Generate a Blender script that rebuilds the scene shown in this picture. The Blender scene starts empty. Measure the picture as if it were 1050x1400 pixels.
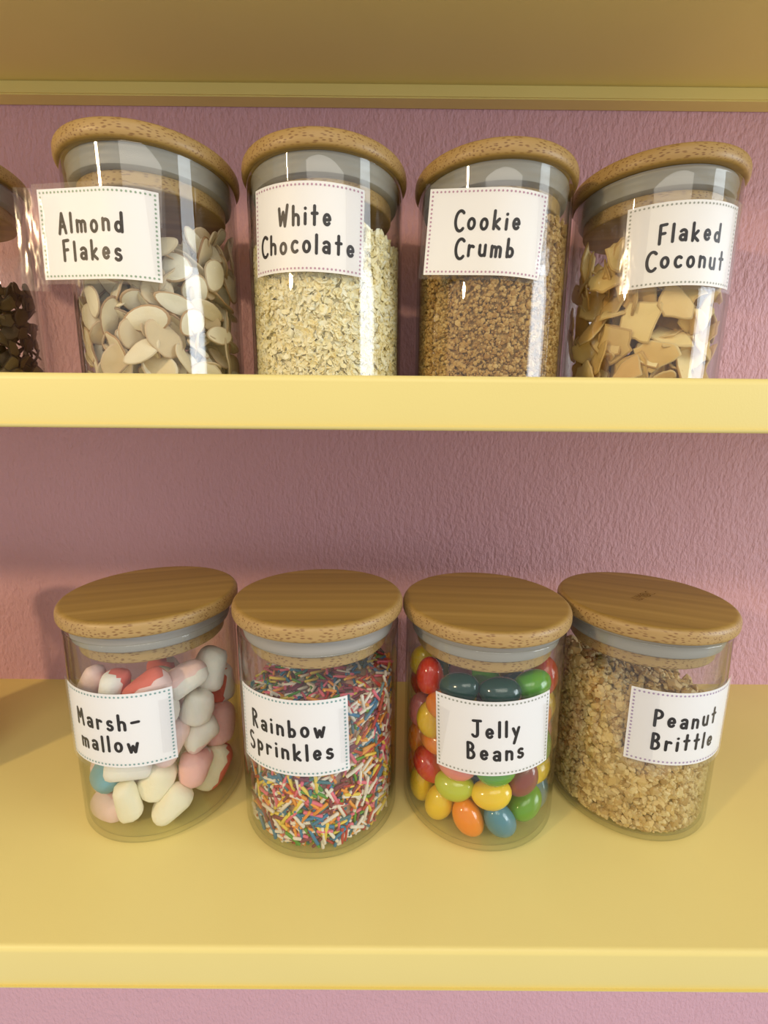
import bpy, bmesh, math, random
import numpy as np
from mathutils import Vector, Matrix, Euler

random.seed(7)
rng = np.random.default_rng(11)
SC = bpy.context.scene
COL = SC.collection
Z0 = 1.20                      # height of the lower shelf's top above the floor

# ------------------------------------------------------------------ camera
PITCH, ROLL, YAW, CAM_Z, FPX = 0.1879, 0.0086, 0.0018, 0.2226, 620.0
_r = np.array([math.cos(YAW), -math.sin(YAW), 0.0]); _f = np.array([math.sin(YAW), math.cos(YAW), 0.0])
_z = np.array([0, 0, 1.0])
C_FWD = math.cos(PITCH) * _f - math.sin(PITCH) * _z
_u = math.sin(PITCH) * _f + math.cos(PITCH) * _z
C_RIGHT = math.cos(ROLL) * _r + math.sin(ROLL) * _u
C_UP = -math.sin(ROLL) * _r + math.cos(ROLL) * _u
C_POS = np.array([0, 0, Z0 + CAM_Z])
cam_data = bpy.data.cameras.new('camera')
cam_data.sensor_fit = 'HORIZONTAL'; cam_data.sensor_width = 36.0
cam_data.lens = FPX / 1050 * 36.0
cam_data.clip_start = 0.01; cam_data.clip_end = 50
cam = bpy.data.objects.new('camera', cam_data); COL.objects.link(cam)
m = Matrix.Identity(4)
for k, v in enumerate((C_RIGHT, C_UP, -C_FWD)):
    for r in range(3):
        m[r][k] = v[r]
for r in range(3):
    m[r][3] = C_POS[r]
cam.matrix_world = m
SC.camera = cam

# ------------------------------------------------------------------ light
world = bpy.data.worlds.new('world'); SC.world = world
world.use_nodes = True
bg = world.node_tree.nodes['Background']
bg.inputs['Color'].default_value = (0.98, 0.96, 0.96, 1)
bg.inputs['Strength'].default_value = 0.66   # even light of the bright room

def area(name, loc, target, sx, sy, power, color):
    l = bpy.data.lights.new(name, 'AREA'); l.shape = 'RECTANGLE'; l.size = sx; l.size_y = sy
    l.energy = power; l.color = color
    o = bpy.data.objects.new(name, l); COL.objects.link(o)
    o.location = loc
    d = Vector(target) - Vector(loc)
    o.rotation_euler = d.to_track_quat('-Z', 'Y').to_euler()
    return o
# daylight window of the shop, to the right of the shelves
area('window_right_offscreen', (1.75, -0.45, Z0 + 0.45), (0.1, 0.3, Z0 + 0.2), 0.8, 0.9, 21, (0.84, 0.92, 1.0))
# warm lamp of the shop, front left (it throws the jars' shadows back and to the right)
lamp = bpy.data.lights.new('warm_lamp_left_offscreen', 'POINT'); lamp.energy = 19.0; lamp.color = (1.0, 0.72, 0.40)
lamp.shadow_soft_size = 0.03
lo = bpy.data.objects.new('warm_lamp_left_offscreen', lamp); COL.objects.link(lo); lo.location = (-0.80, -0.44, Z0 + 0.58)
# ceiling light over the counter in front of the shelves
area('ceiling_light_offscreen', (0.1, -0.95, Z0 + 1.25), (0, 0.25, Z0 + 0.1), 1.2, 0.6, 9, (1.0, 0.93, 0.82))
SC.view_settings.view_transform = 'Standard'
SC.view_settings.look = 'None'
SC.view_settings.gamma = 1.0
SC.view_settings.use_curve_mapping = False
SC.view_settings.exposure = -0.10
try:
    SC.cycles.transparent_max_bounces = 40
    SC.cycles.max_bounces = 10
except Exception:
    pass

# ------------------------------------------------------------------ helpers
def ray(px, py):
    return C_FWD * FPX + C_RIGHT * (px - 525) + C_UP * (700 - py)

def on_cyl(px, py, cx, cy, R):
    """front point of the vertical cylinder (cx, cy, R) that the pixel's ray meets (nearest approach if it misses)"""
    d = ray(px, py); o = C_POS - np.array([cx, cy, 0])
    a = d[0]**2 + d[1]**2; b = 2 * (o[0]*d[0] + o[1]*d[1]); c = o[0]**2 + o[1]**2 - R*R
    D = b*b - 4*a*c
    t = (-b - math.sqrt(max(D, 0))) / (2*a)
    return C_POS + t*d

def tag(o, label=None, cat=None, group=None, kind=None):
    if label: o['label'] = label
    if cat: o['category'] = cat
    if group: o['group'] = group
    if kind: o['kind'] = kind
    return o

def mesh_from(name, verts, faces, smooth=True, mat=None):
    me = bpy.data.meshes.new(name)
    me.from_pydata([tuple(map(float, v)) for v in verts], [], [tuple(f) for f in faces])
    me.update()
    if smooth:
        me.polygons.foreach_set('use_smooth', [True] * len(me.polygons))
    if mat:
        for mm in (mat if isinstance(mat, (list, tuple)) else [mat]):
            me.materials.append(mm)
    return me

def fast_mesh(name, V, T, mat, smooth=False, mat_idx=None):
    """numpy triangles to mesh"""
    me = bpy.data.meshes.new(name)
    V = np.asarray(V, dtype=np.float32); T = np.asarray(T, dtype=np.int32)
    me.vertices.add(len(V)); me.vertices.foreach_set('co', V.ravel())
    me.loops.add(T.size); me.loops.foreach_set('vertex_index', T.ravel())
    me.polygons.add(len(T))
    me.polygons.foreach_set('loop_start', np.arange(0, T.size, 3, dtype=np.int32))
    me.polygons.foreach_set('loop_total', np.full(len(T), 3, dtype=np.int32))
    if mat_idx is not None:
        me.polygons.foreach_set('material_index', np.asarray(mat_idx, dtype=np.int32))
    me.update(calc_edges=True)
    me.polygons.foreach_set('use_smooth', np.full(len(T), smooth))
    for mm in (mat if isinstance(mat, (list, tuple)) else [mat]):
        me.materials.append(mm)
    return me

def obj(name, me, parent=None, loc=None):
    o = bpy.data.objects.new(name, me); COL.objects.link(o)
    if parent: o.parent = parent
    if loc is not None: o.location = loc
    return o

def empty(name, loc):
    o = bpy.data.objects.new(name, None); COL.objects.link(o); o.location = loc
    o.empty_display_size = 0.02
    return o

def lathe(profile, seg=72, closed=False):
    """profile: list of (r, z); returns verts, faces; r == 0 ends become poles"""
    V, F = [], []
    rows = []
    for (r, z) in profile:
        if r < 1e-7:
            rows.append([len(V)]); V.append((0, 0, z))
        else:
            rows.append(list(range(len(V), len(V) + seg)))
            for k in range(seg):
                a = 2*math.pi*k/seg
                V.append((r*math.cos(a), r*math.sin(a), z))
    n = len(rows)
    for i in range(n if closed else n - 1):
        A, B = rows[i], rows[(i+1) % n]
        for k in range(seg):
            k2 = (k+1) % seg
            if len(A) == 1 and len(B) == 1: continue
            if len(A) == 1: F.append((A[0], B[k2], B[k]))
            elif len(B) == 1: F.append((A[k], A[k2], B[0]))
            else: F.append((A[k], A[k2], B[k2], B[k]))
    return V, F

def arc(cx, cz, r, a0, a1, n):
    return [(cx + r*math.cos(math.radians(a0 + (a1-a0)*i/n)), cz + r*math.sin(math.radians(a0 + (a1-a0)*i/n))) for i in range(n+1)]

def box_bm(bm, x0, x1, y0, y1, z0, z1):
    vs = [bm.verts.new((x, y, z)) for x in (x0, x1) for y in (y0, y1) for z in (z0, z1)]
    for f in ((0, 1, 3, 2), (4, 6, 7, 5), (0, 4, 5, 1), (2, 3, 7, 6), (0, 2, 6, 4), (1, 5, 7, 3)):
        bm.faces.new([vs[i] for i in f])

# ------------------------------------------------------------------ materials
def new_mat(name):
    mt = bpy.data.materials.new(name); mt.use_nodes = True
    nt = mt.node_tree
    b = nt.nodes['Principled BSDF']
    return mt, nt, b

def N(nt, typ, **kw):
    n = nt.nodes.new(typ)
    for k, v in kw.items():
        if k in n.inputs: n.inputs[k].default_value = v
        else: setattr(n, k, v)
    return n

def srgb(r, g, b):
    f = lambda c: (c/255/12.92) if c/255 <= 0.04045 else ((c/255+0.055)/1.055)**2.4
    return (f(r), f(g), f(b), 1.0)

def mixc(nt, fac, a, b):
    n = nt.nodes.new('ShaderNodeMix'); n.data_type = 'RGBA'
    if hasattr(fac, 'links'): nt.links.new(fac, n.inputs[0])
    else: n.inputs[0].default_value = fac
    for k, v in ((6, a), (7, b)):
        if hasattr(v, 'links'): nt.links.new(v, n.inputs[k])
        else: n.inputs[k].default_value = v
    return n.outputs[2]

def ramp(nt, src, stops):
    n = nt.nodes.new('ShaderNodeValToRGB')
    el = n.color_ramp.elements
    while len(el) > 1: el.remove(el[-1])
    el[0].position = stops[0][0]; el[0].color = stops[0][1]
    for p, c in stops[1:]:
        e = el.new(p); e.color = c
    nt.links.new(src, n.inputs[0])
    return n.outputs[0]

def coords(nt, scale, which='Object', rot=(0, 0, 0)):
    tc = nt.nodes.new('ShaderNodeTexCoord'); mp = nt.nodes.new('ShaderNodeMapping')
    mp.inputs['Scale'].default_value = scale; mp.inputs['Rotation'].default_value = rot
    nt.links.new(tc.outputs[which], mp.inputs[0])
    return mp.outputs[0]

def noise(nt, vec, scale=1, detail=2, rough=.5):
    n = nt.nodes.new('ShaderNodeTexNoise'); n.inputs['Scale'].default_value = scale
    n.inputs['Detail'].default_value = detail; n.inputs['Roughness'].default_value = rough
    nt.links.new(vec, n.inputs['Vector']); return n.outputs['Fac']

def bump(nt, b, h, strength, dist):
    n = nt.nodes.new('ShaderNodeBump'); n.inputs['Strength'].default_value = strength; n.inputs['Distance'].default_value = dist
    nt.links.new(h, n.inputs['Height']); nt.links.new(n.outputs[0], b.inputs['Normal'])
    return n

def mat_wall():
    mt, nt, b = new_mat('pink_plaster')
    v = coords(nt, (1, 1, 0.55))
    n1 = noise(nt, v, 330, 3, .55); n2 = noise(nt, v, 90, 2, .5)
    add = N(nt, 'ShaderNodeMath', operation='MULTIPLY_ADD'); add.inputs[1].default_value = 0.7
    nt.links.new(n2, add.inputs[0]); nt.links.new(n1, add.inputs[2])
    bump(nt, b, add.outputs[0], 0.9, 0.0018)
    n3 = noise(nt, coords(nt, (1, 1, 1)), 9, 2)
    nt.links.new(mixc(nt, n3, (.62, .355, .415, 1), (.68, .40, .465, 1)), b.inputs['Base Color'])
    b.inputs['Roughness'].default_value = .55; b.inputs['Specular IOR Level'].default_value = .35
    return mt

def mat_yellow():
    mt, nt, b = new_mat('yellow_enamel')
    n = noise(nt, coords(nt, (1, 1, 1)), 14, 2)
    nt.links.new(mixc(nt, n, (.735, .61, .215, 1), (.775, .655, .24, 1)), b.inputs['Base Color'])
    b.inputs['Roughness'].default_value = .42; b.inputs['Specular IOR Level'].default_value = .4
    bump(nt, b, noise(nt, coords(nt, (1, 1, 1)), 1400, 2), .08, .0004)
    return mt

def mat_bamboo():
    mt, nt, b = new_mat('bamboo')
    info = nt.nodes.new('ShaderNodeObjectInfo')
    strips = noise(nt, coords(nt, (3, 130, 30)), 1, 1.5, .5)
    fine = noise(nt, coords(nt, (14, 900, 900)), 1, 2, .6)
    c = ramp(nt, strips, [(.3, (.20, .118, .022, 1)), (.52, (.30, .183, .038, 1)), (.72, (.39, .25, .063, 1))])
    fm = N(nt, 'ShaderNodeMath', operation='MULTIPLY'); nt.links.new(fine, fm.inputs[0]); fm.inputs[1].default_value = .45
    c = mixc(nt, fm.outputs[0], c, (.42, .27, .09, 1))
    vo = nt.nodes.new('ShaderNodeTexVoronoi'); vo.inputs['Scale'].default_value = 1; vo.inputs['Randomness'].default_value = .75
    nt.links.new(coords(nt, (260, 950, 950)), vo.inputs['Vector'])
    dots = ramp(nt, vo.outputs['Distance'], [(.20, (1, 1, 1, 1)), (.42, (0, 0, 0, 1))])
    # vascular bundles show where the cut runs across the fibres
    geo = nt.nodes.new('ShaderNodeNewGeometry')
    tr = nt.nodes.new('ShaderNodeVectorTransform'); tr.vector_type = 'NORMAL'; tr.convert_from = 'WORLD'; tr.convert_to = 'OBJECT'
    nt.links.new(geo.outputs['Normal'], tr.inputs[0])
    sx = nt.nodes.new('ShaderNodeSeparateXYZ'); nt.links.new(tr.outputs[0], sx.inputs[0])
    az = N(nt, 'ShaderNodeMath', operation='ABSOLUTE'); nt.links.new(sx.outputs[2], az.inputs[0])
    side = ramp(nt, az.outputs[0], [(.55, (1, 1, 1, 1)), (.93, (0, 0, 0, 1))])
    sm = N(nt, 'ShaderNodeMath', operation='MULTIPLY'); nt.links.new(side, sm.inputs[0]); sm.inputs[1].default_value = .75
    c2 = mixc(nt, sm.outputs[0], c, (.45, .295, .118, 1))
    mu = N(nt, 'ShaderNodeMath', operation='MULTIPLY'); nt.links.new(dots, mu.inputs[0]); nt.links.new(side, mu.inputs[1])
    mu2 = N(nt, 'ShaderNodeMath', operation='MULTIPLY'); nt.links.new(mu.outputs[0], mu2.inputs[0]); mu2.inputs[1].default_value = .9
    c3 = mixc(nt, mu2.outputs[0], c2, (.20, .095, .03, 1))
    nt.links.new(c3, b.inputs['Base Color'])
    b.inputs['Roughness'].default_value = .42; b.inputs['Specular IOR Level'].default_value = .4
    return mt

def mat_clear(name, tint, rough=0.02, base=.04, wrinkle=0.0, gain=.96, edge=None):
    """thin clear sheet: light passes straight, Schlick share mirrors"""
    mt = bpy.data.materials.new(name); mt.use_nodes = True; nt = mt.node_tree
    nt.nodes.remove(nt.nodes['Principled BSDF'])
    out = nt.nodes['Material Output']
    lw = N(nt, 'ShaderNodeLayerWeight'); lw.inputs['Blend'].default_value = .5
    p = N(nt, 'ShaderNodeMath', operation='POWER'); p.inputs[1].default_value = 5
    nt.links.new(lw.outputs['Facing'], p.inputs[0])
    ma = N(nt, 'ShaderNodeMath', operation='MULTIPLY_ADD'); ma.inputs[1].default_value = gain; ma.inputs[2].default_value = base
    nt.links.new(p.outputs[0], ma.inputs[0])
    tr = N(nt, 'ShaderNodeBsdfTransparent')
    p3 = N(nt, 'ShaderNodeMath', operation='POWER'); p3.inputs[1].default_value = 4
    nt.links.new(lw.outputs['Facing'], p3.inputs[0])
    nt.links.new(mixc(nt, p3.outputs[0], tint, edge or tint), tr.inputs[0])
    gl = N(nt, 'ShaderNodeBsdfGlossy'); gl.inputs['Roughness'].default_value = rough; gl.inputs[0].default_value = (.95, .95, .95, 1)
    if wrinkle:
        bm_ = N(nt, 'ShaderNodeBump'); bm_.inputs['Strength'].default_value = wrinkle; bm_.inputs['Distance'].default_value = .0008
        nt.links.new(noise(nt, coords(nt, (1, 1, .35)), 140, 2), bm_.inputs['Height'])
        nt.links.new(bm_.outputs[0], gl.inputs['Normal'])
    mx = N(nt, 'ShaderNodeMixShader')
    nt.links.new(ma.outputs[0], mx.inputs[0]); nt.links.new(tr.outputs[0], mx.inputs[1]); nt.links.new(gl.outputs[0], mx.inputs[2])
    nt.links.new(mx.outputs[0], out.inputs['Surface'])
    return mt

def mat_plain(name, col, rough=.5, spec=.4, sss=0, sss_r=None, var=None, island=False, coat=0, bump_s=0, bump_scale=600):
    mt, nt, b = new_mat(name)
    if var:
        if island:
            g = nt.nodes.new('ShaderNodeNewGeometry'); f = g.outputs['Random Per Island']
        else:
            oi = nt.nodes.new('ShaderNodeObjectInfo'); f = oi.outputs['Random']
        cols = [col] + list(var)
        stops = [(i/(len(cols)-1), c) for i, c in enumerate(cols)]
        c = ramp(nt, f, stops)
        n = noise(nt, coords(nt, (1, 1, 1)), 260, 2)
        mm = mixc(nt, n, c, (1, 1, 1, 1)); nt.nodes[-1]
        mxn = [x for x in nt.nodes if x.type == 'MIX'][-1]; mxn.blend_type = 'OVERLAY'; mxn.inputs[0].default_value = 0
        nt.links.new(c, b.inputs['Base Color'])
    else:
        b.inputs['Base Color'].default_value = col
    b.inputs['Roughness'].default_value = rough; b.inputs['Specular IOR Level'].default_value = spec
    if sss:
        b.inputs['Subsurface Weight'].default_value = sss
        b.inputs['Subsurface Radius'].default_value = sss_r or (1, .8, .6)
        b.inputs['Subsurface Scale'].default_value = .002
    if coat: b.inputs['Coat Weight'].default_value = coat; b.inputs['Coat Roughness'].default_value = .08
    if bump_s: bump(nt, b, noise(nt, coords(nt, (1, 1, 1)), bump_scale, 3), bump_s, .0008)
    return mt

M = {}
M['wall'] = mat_wall(); M['yellow'] = mat_yellow(); M['bamboo'] = mat_bamboo()
M['glass'] = mat_clear('jar_glass', (.972, .980, .970, 1), .012, edge=(.52, .54, .46, 1))
M['laminate'] = mat_clear('clear_laminate', (.988, .988, .988, 1), .45, .016, .2, .4)
M['tape'] = mat_clear('clear_tape', (.982, .980, .980, 1), .14, .02, .8, .6)
M['seal'] = mat_plain('silicone_seal', (.33, .315, .285, 1), .45, .35)
M['card'] = mat_plain('white_card', (.83, .83, .82, 1), .6, .3)
M['ink'] = mat_plain('black_ink', (.012, .009, .009, 1), .5, .3)
M['burn'] = mat_plain('burnt_mark', (.20, .10, .03, 1), .6, .2)
for k, c in dict(green=(.27, .38, .27, 1), pink=(.46, .27, .36, 1), lilac=(.40, .30, .46, 1), grey=(.32, .34, .29, 1), teal=(.22, .37, .35, 1)).items():
    M['dot_' + k] = mat_plain('dot_ink_' + k, c, .6, .3)

# ------------------------------------------------------------------ setting
W_Y = 0.3665
bm = bmesh.new(); box_bm(bm, -1.8, 1.8, W_Y, W_Y + .12, 0, 2.6)
me = bpy.data.meshes.new('wall_back'); bm.to_mesh(me); bm.free(); me.materials.append(M['wall'])
tag(obj('wall_back', me), 'pink painted plaster wall behind the yellow shelves', 'wall', kind='structure')

def shelf(z, lip, label, x0=-.62, x1=.66, yf=.1569, deck_t=.0025, cleat=None):
    root = empty('wall_shelf', (0, W_Y, z)); tag(root, label, 'shelf', 'yellow metal wall shelves')
    # folded sheet: deck, rounded bend and front lip in one section swept along x
    rb, t, y0 = .0024, deck_t, yf - W_Y
    outer = [(0, 0)] + [(y0 + rb + rb*math.cos(a), -rb + rb*math.sin(a)) for a in [math.radians(90 + 90*i/6) for i in range(7)]] + \
            [(y0 + .0012*(1-math.cos(a)), -lip + .0012*(1 - math.sin(a))) for a in [math.radians(90*(1 - i/4)) for i in range(5)]][::1]
    lower = [(y0 + .0035, -lip), (y0 + .0035, -t - .0012), (y0 + .0047, -t), (0, -t)]
    sec = outer + lower
    V, F = [], []
    n = len(sec)
    for x in (x0, x1):
        V += [(x, y, zz) for (y, zz) in sec]
    for i in range(n):
        j = (i+1) % n
        F.append((i, i+n, j+n, j))
    F.append(tuple(range(n))); F.append(tuple(range(2*n-1, n-1, -1)))
    me = mesh_from('tray', V, F, True, M['yellow'])
    o = obj('tray', me, root)
    try:
        me.set_sharp_from_angle(angle=math.radians(35))
    except Exception:
        pass
    bm = bmesh.new()
    ct, cz0 = (.012, .012) if cleat is None else cleat
    box_bm(bm, x0 + .002, x1 - .002, -ct, 0, -cz0, -t)
    bmesh.ops.bevel(bm, geom=[e for e in bm.edges], offset=.0008, segments=2, affect='EDGES')
    me = bpy.data.meshes.new('wall_cleat'); bm.to_mesh(me); bm.free(); me.materials.append(M['yellow'])
    obj('wall_cleat', me, root)
    return root
ZU = 0.2393
shelf(Z0, .0225, 'yellow metal wall shelf carrying the marshmallow, sprinkle, jelly bean and peanut brittle jars')
shelf(Z0 + ZU, .0182, 'yellow metal wall shelf carrying the almond, white chocolate, cookie and coconut jars')
shelf(Z0 + .4523, .020, 'yellow metal wall shelf seen from below, over the almond and coconut jars', cleat=(.0116, .0107))

# ------------------------------------------------------------------ jars
RG, RI, RIM, FLOOR = .0446, .0431, .1155, .0022
RL, TL = .0468, .0085
def glass_mesh():
    rc = .0042
    prof = [(0, .0006), (.034, .0006), (.0375, .0)] + arc(RG - rc, rc, rc, -90, 0, 8) + [(RG, .06)] + arc(RG - .00075, RIM - .00075, .00075, 0, 180, 6) + \
           [(RI, .06)] + arc(RI - .004, FLOOR + .004, .004, 0, -90, 6) + [(0, FLOOR)]
    V, F = lathe(prof, 96)
    return mesh_from('glass', V, F, True, M['glass'])
def lid_meshes():
    r = TL/2
    e = .0030
    prof = [(0, 0), (RL - .0022, 0)] + [(RL - .0022 + .0022*math.sin(a), TL*.36 - TL*.36*math.cos(a)) for a in [math.radians(15*i) for i in range(1, 7)]] + \
           [(RL - e + e*math.cos(a), TL*.55 + (TL*.45)*math.sin(a)) for a in [math.radians(10*i) for i in range(1, 9)]] + [(RL - e - .0004, TL), (0, TL)]
    lid = mesh_from('lid', *lathe(prof, 96), True, M['bamboo'])
    rp = .0378
    prof = [(0, 0), (rp, 0), (rp, -.0162)] + arc(rp - .0012, -.0162, .0012, 0, -90, 4) + [(0, -.0174)]
    plug = mesh_from('plug', *lathe(prof, 72), True, M['bamboo'])
    # silicone gasket with two soft ribs
    prof = [(rp, -.0002), (.0418, -.0002), (.0421, -.0012), (.0419, -.0026), (.0414, -.0032), (.0413, -.0060), (.0416, -.0068), (.0410, -.0092), (.0396, -.0102), (rp, -.0104)]
    seal = mesh_from('seal', *lathe(prof, 72), True, M['seal'])
    for x in (lid, plug, seal):
        try: x.set_sharp_from_angle(angle=math.radians(40))
        except Exception: pass
    return lid, plug, seal
G_ME = glass_mesh(); L_ME, P_ME, S_ME = lid_meshes()

# stroke lettering ---------------------------------------------------
def el(cx, cy, rx, ry, a0, a1, n=14):
    return [(cx + rx*math.cos(math.radians(a0 + (a1-a0)*i/n)), cy + ry*math.sin(math.radians(a0 + (a1-a0)*i/n))) for i in range(n+1)]
XH = .50
GL = {   # glyph: (width, strokes) in units of 10 mm, stroke centre lines
 'A': (.34, [[(0, -.05), (.17, .86), (.36, -.02)], [(.06, .26), (.31, .28)]]),
 'B': (.32, [[(.02, 0), (.02, .88)], [(.02, .88)] + el(.10, .68, .17, .20, 80, -90) + [(.02, .46)], [(.02, .46)] + el(.12, .23, .20, .23, 80, -90) + [(.02, 0)]]),
 'C': (.34, [el(.25, .40, .25, .48, 52, 312, 22)]),
 'F': (.28, [[(.02, -.06), (.02, .84)], [(.02, .84), (.29, .87)], [(.02, .42), (.24, .44)]]),
 'J': (.34, [[(.04, .86), (.40, .88)], [(.25, .86), (.25, .2)] + el(.12, .16, .13, .18, 0, -150)]),
 'M': (.42, [[(.0, -.02), (.03, .86), (.20, .36), (.37, .86), (.43, -.02)]]),
 'P': (.30, [[(.02, -.03), (.02, .86)], [(.02, .86)] + el(.12, .64, .20, .22, 85, -90) + [(.02, .40)]]),
 'R': (.32, [[(.02, -.06), (.02, .86)], [(.02, .86)] + el(.11, .65, .19, .21, 85, -90) + [(.04, .42)], [(.10, .42), (.32, -.04)]]),
 'S': (.32, [el(.18, .66, .16, .21, 50, 250, 12) + el(.15, .18, .18, .25, 75, -140, 14)]),
 'W': (.46, [[(0, .76), (.08, .0), (.24, .58), (.34, -.06), (.48, .88)]]),
 'a': (.29, [[(.03, .44)] + el(.15, .36, .14, .14, 120, 0, 8) + [(.29, 0)], el(.14, .14, .13, .13, 60, 420, 14)]),
 'b': (.28, [[(.01, .84), (.01, 0)], el(.14, .22, .14, .20, 0, 360, 18)]),
 'c': (.27, [el(.17, .25, .17, .25, 52, 312, 16)]),
 'd': (.29, [[(.29, .84), (.29, 0)], el(.14, .22, .14, .20, 0, 360, 18)]),
 'e': (.29, [[(.02, .25), (.29, .28)] + el(.155, .27, .14, .23, 5, 318, 18)]),
 'h': (.28, [[(.0, .84), (.0, 0)], [(.0, .28)] + el(.14, .30, .14, .16, 160, 0, 8) + [(.28, 0)]]),
 'i': (.0, [[(0, .46), (0, 0)], [(.0, .70), (.005, .705)]]),
 'k': (.28, [[(0, .84), (0, 0)], [(.25, .46), (.03, .22), (.28, 0)]]),
 'l': (.0, [[(0, .84), (0, 0)]]),
 'm': (.44, [[(0, .50), (0, 0)], [(0, .28)] + el(.11, .33, .11, .14, 160, 0, 8) + [(.22, 0)], [(.22, .28)] + el(.33, .33, .11, .14, 160, 0, 8) + [(.44, 0)]]),
 'n': (.28, [[(0, .50), (0, 0)], [(0, .28)] + el(.14, .32, .14, .15, 160, 0, 8) + [(.28, 0)]]),
 'o': (.31, [el(.155, .25, .155, .24, 0, 360, 22)]),
 'p': (.28, [[(.0, .50), (.0, -.34)], el(.14, .25, .14, .21, 0, 360, 18)]),
 'r': (.22, [[(0, .50), (0, 0)], [(0, .26)] + el(.14, .30, .14, .17, 165, 50, 7)]),
 's': (.24, [el(.13, .37, .11, .12, 40, 250, 10) + el(.12, .12, .13, .13, 80, -150, 12)]),
 't': (.24, [[(.12, .84), (.12, 0)], [(0, .50), (.25, .51)]]),
 'u': (.28, [[(0, .50), (0, .17)] + el(.14, .17, .14, .17, 180, 330, 9) + [(.28, .12)], [(.28, .50), (.28, 0)]]),
 'w': (.42, [[(0, .48), (.10, 0), (.21, .36), (.31, 0), (.43, .50)]]),
 'y': (.28, [[(0, .48), (.15, .08)], [(.30, .50), (.06, -.36)]]),
 '-': (.30, [[(0, .36), (.32, .40)]]),
}
GAP = .345
def text_width(s):
    return sum(GL[c][0] for c in s) + GAP*(len(s) - 1)

class Sheet:
    """developable sheet bent round the jar; straight off the glass beyond a_t on its loose end"""
    def __init__(s, ac, zc, tilt=0, a_t=None, R=RG + .0002):
        s.ac, s.zc, s.tilt, s.a_t, s.R = math.radians(ac), zc, math.radians(tilt), None if a_t is None else math.radians(a_t), R
    def p(s, u, v, off=0.0):
        c, sn = math.cos(s.tilt), math.sin(s.tilt)
        u, v = u*c - v*sn, u*sn + v*c
        a = s.ac + u/s.R
        if s.a_t is None or a >= s.a_t:
            R = s.R + off
            return (R*math.sin(a), -R*math.cos(a), s.zc + v)
        d = (s.a_t - a)*s.R
        R = s.R + off; t = s.a_t
        return (R*math.sin(t) - d*math.cos(t), -R*math.cos(t) - d*math.sin(t), s.zc + v)

def sheet_mesh(name, sh, w, h, off, mat, nu=28, nv=4, th=.00025):
    V, F = [], []
    for k in (0, 1):
        for j in range(nv + 1):
            for i in range(nu + 1):
                V.append(sh.p(-w/2 + w*i/nu, -h/2 + h*j/nv, off + (th if k == 0 else 0)))
    n1 = (nu+1)*(nv+1)
    for j in range(nv):
        for i in range(nu):
            a = j*(nu+1) + i
            F.append((a, a+1, a+nu+2, a+nu+1)); F.append((n1+a, n1+a+nu+1, n1+a+nu+2, n1+a+1))
    border = [i for i in range(nu+1)] + [(j)*(nu+1)+nu for j in range(1, nu and nv+1)] + [nv*(nu+1)+i for i in range(nu-1, -1, -1)] + [j*(nu+1) for j in range(nv-1, 0, -1)]
    for a, b in zip(border, border[1:] + border[:1]):
        F.append((b, a, n1 + a, n1 + b))
    me = mesh_from(name, V, F, True, mat)
    try: me.set_sharp_from_angle(angle=math.radians(40))
    except Exception: pass
    return me

def lettering_mesh(sh, lines, off, unit=.0099, pitch=.0128, stroke=.00076, dx=0, dy=0):
    V, F = [], []
    def disc(x, y, r, n=10):
        b = len(V)
        for k in range(n):
            V.append(sh.p(x + r*math.cos(2*math.pi*k/n), y + r*math.sin(2*math.pi*k/n), off))
        F.append(tuple(range(b, b+n)))
    ll = random.Random(sum(map(ord, ''.join(lines))))
    for li, s in enumerate(lines):
        x = -text_width(s)*unit/2 + dx
        y = (len(lines)/2 - 1 - li)*pitch + dy + .0012*(1 if li == 0 else 1)
        for ch in s:
            w, strokes = GL[ch]
            jy = ll.uniform(-.0004, .0004)
            for st in strokes:
                pts = []
                for (a, b_) in zip(st, st[1:]):
                    L = math.hypot(b_[0]-a[0], b_[1]-a[1]); n = max(1, int(L/.12))
                    pts += [(a[0] + (b_[0]-a[0])*i/n, a[1] + (b_[1]-a[1])*i/n) for i in range(n)]
                pts.append(st[-1])
                pts = [(x + p*unit, y + q*unit + jy) for p, q in pts]
                for (p, q) in pts: disc(p, q, stroke)
                for (a, b_) in zip(pts, pts[1:]):
                    ddx, ddy = b_[0]-a[0], b_[1]-a[1]; L = math.hypot(ddx, ddy)
                    if L < 1e-7: continue
                    nx, ny = -ddy/L*stroke, ddx/L*stroke
                    k = len(V)
                    for (p, q) in ((a[0]+nx, a[1]+ny), (a[0]-nx, a[1]-ny), (b_[0]-nx, b_[1]-ny), (b_[0]+nx, b_[1]+ny)):
                        V.append(sh.p(p, q, off))
                    F.append((k, k+1, k+2, k+3))
            x += (w + GAP)*unit
    return mesh_from('lettering', V, F, False, M['ink'])

def dots_mesh(sh, w, h, off, mat, inset=.0016, step=.00205, r=.00055):
    V, F = [], []
    pts = []
    iw, ih = w - 2*inset, h - 2*inset
    nx, ny = round(iw/step), round(ih/step)
    for i in range(nx + 1):
        pts += [(-iw/2 + iw*i/nx, -ih/2), (-iw/2 + iw*i/nx, ih/2)]
    for j in range(1, ny):
        pts += [(-iw/2, -ih/2 + ih*j/ny), (iw/2, -ih/2 + ih*j/ny)]
    for (x, y) in pts:
        b = len(V)
        for k in range(8):
            V.append(sh.p(x + r*math.cos(math.pi*k/4), y + r*math.sin(math.pi*k/4), off))
        F.append(tuple(range(b, b+8)))
    return mesh_from('dotted_border', V, F, False, mat)

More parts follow.
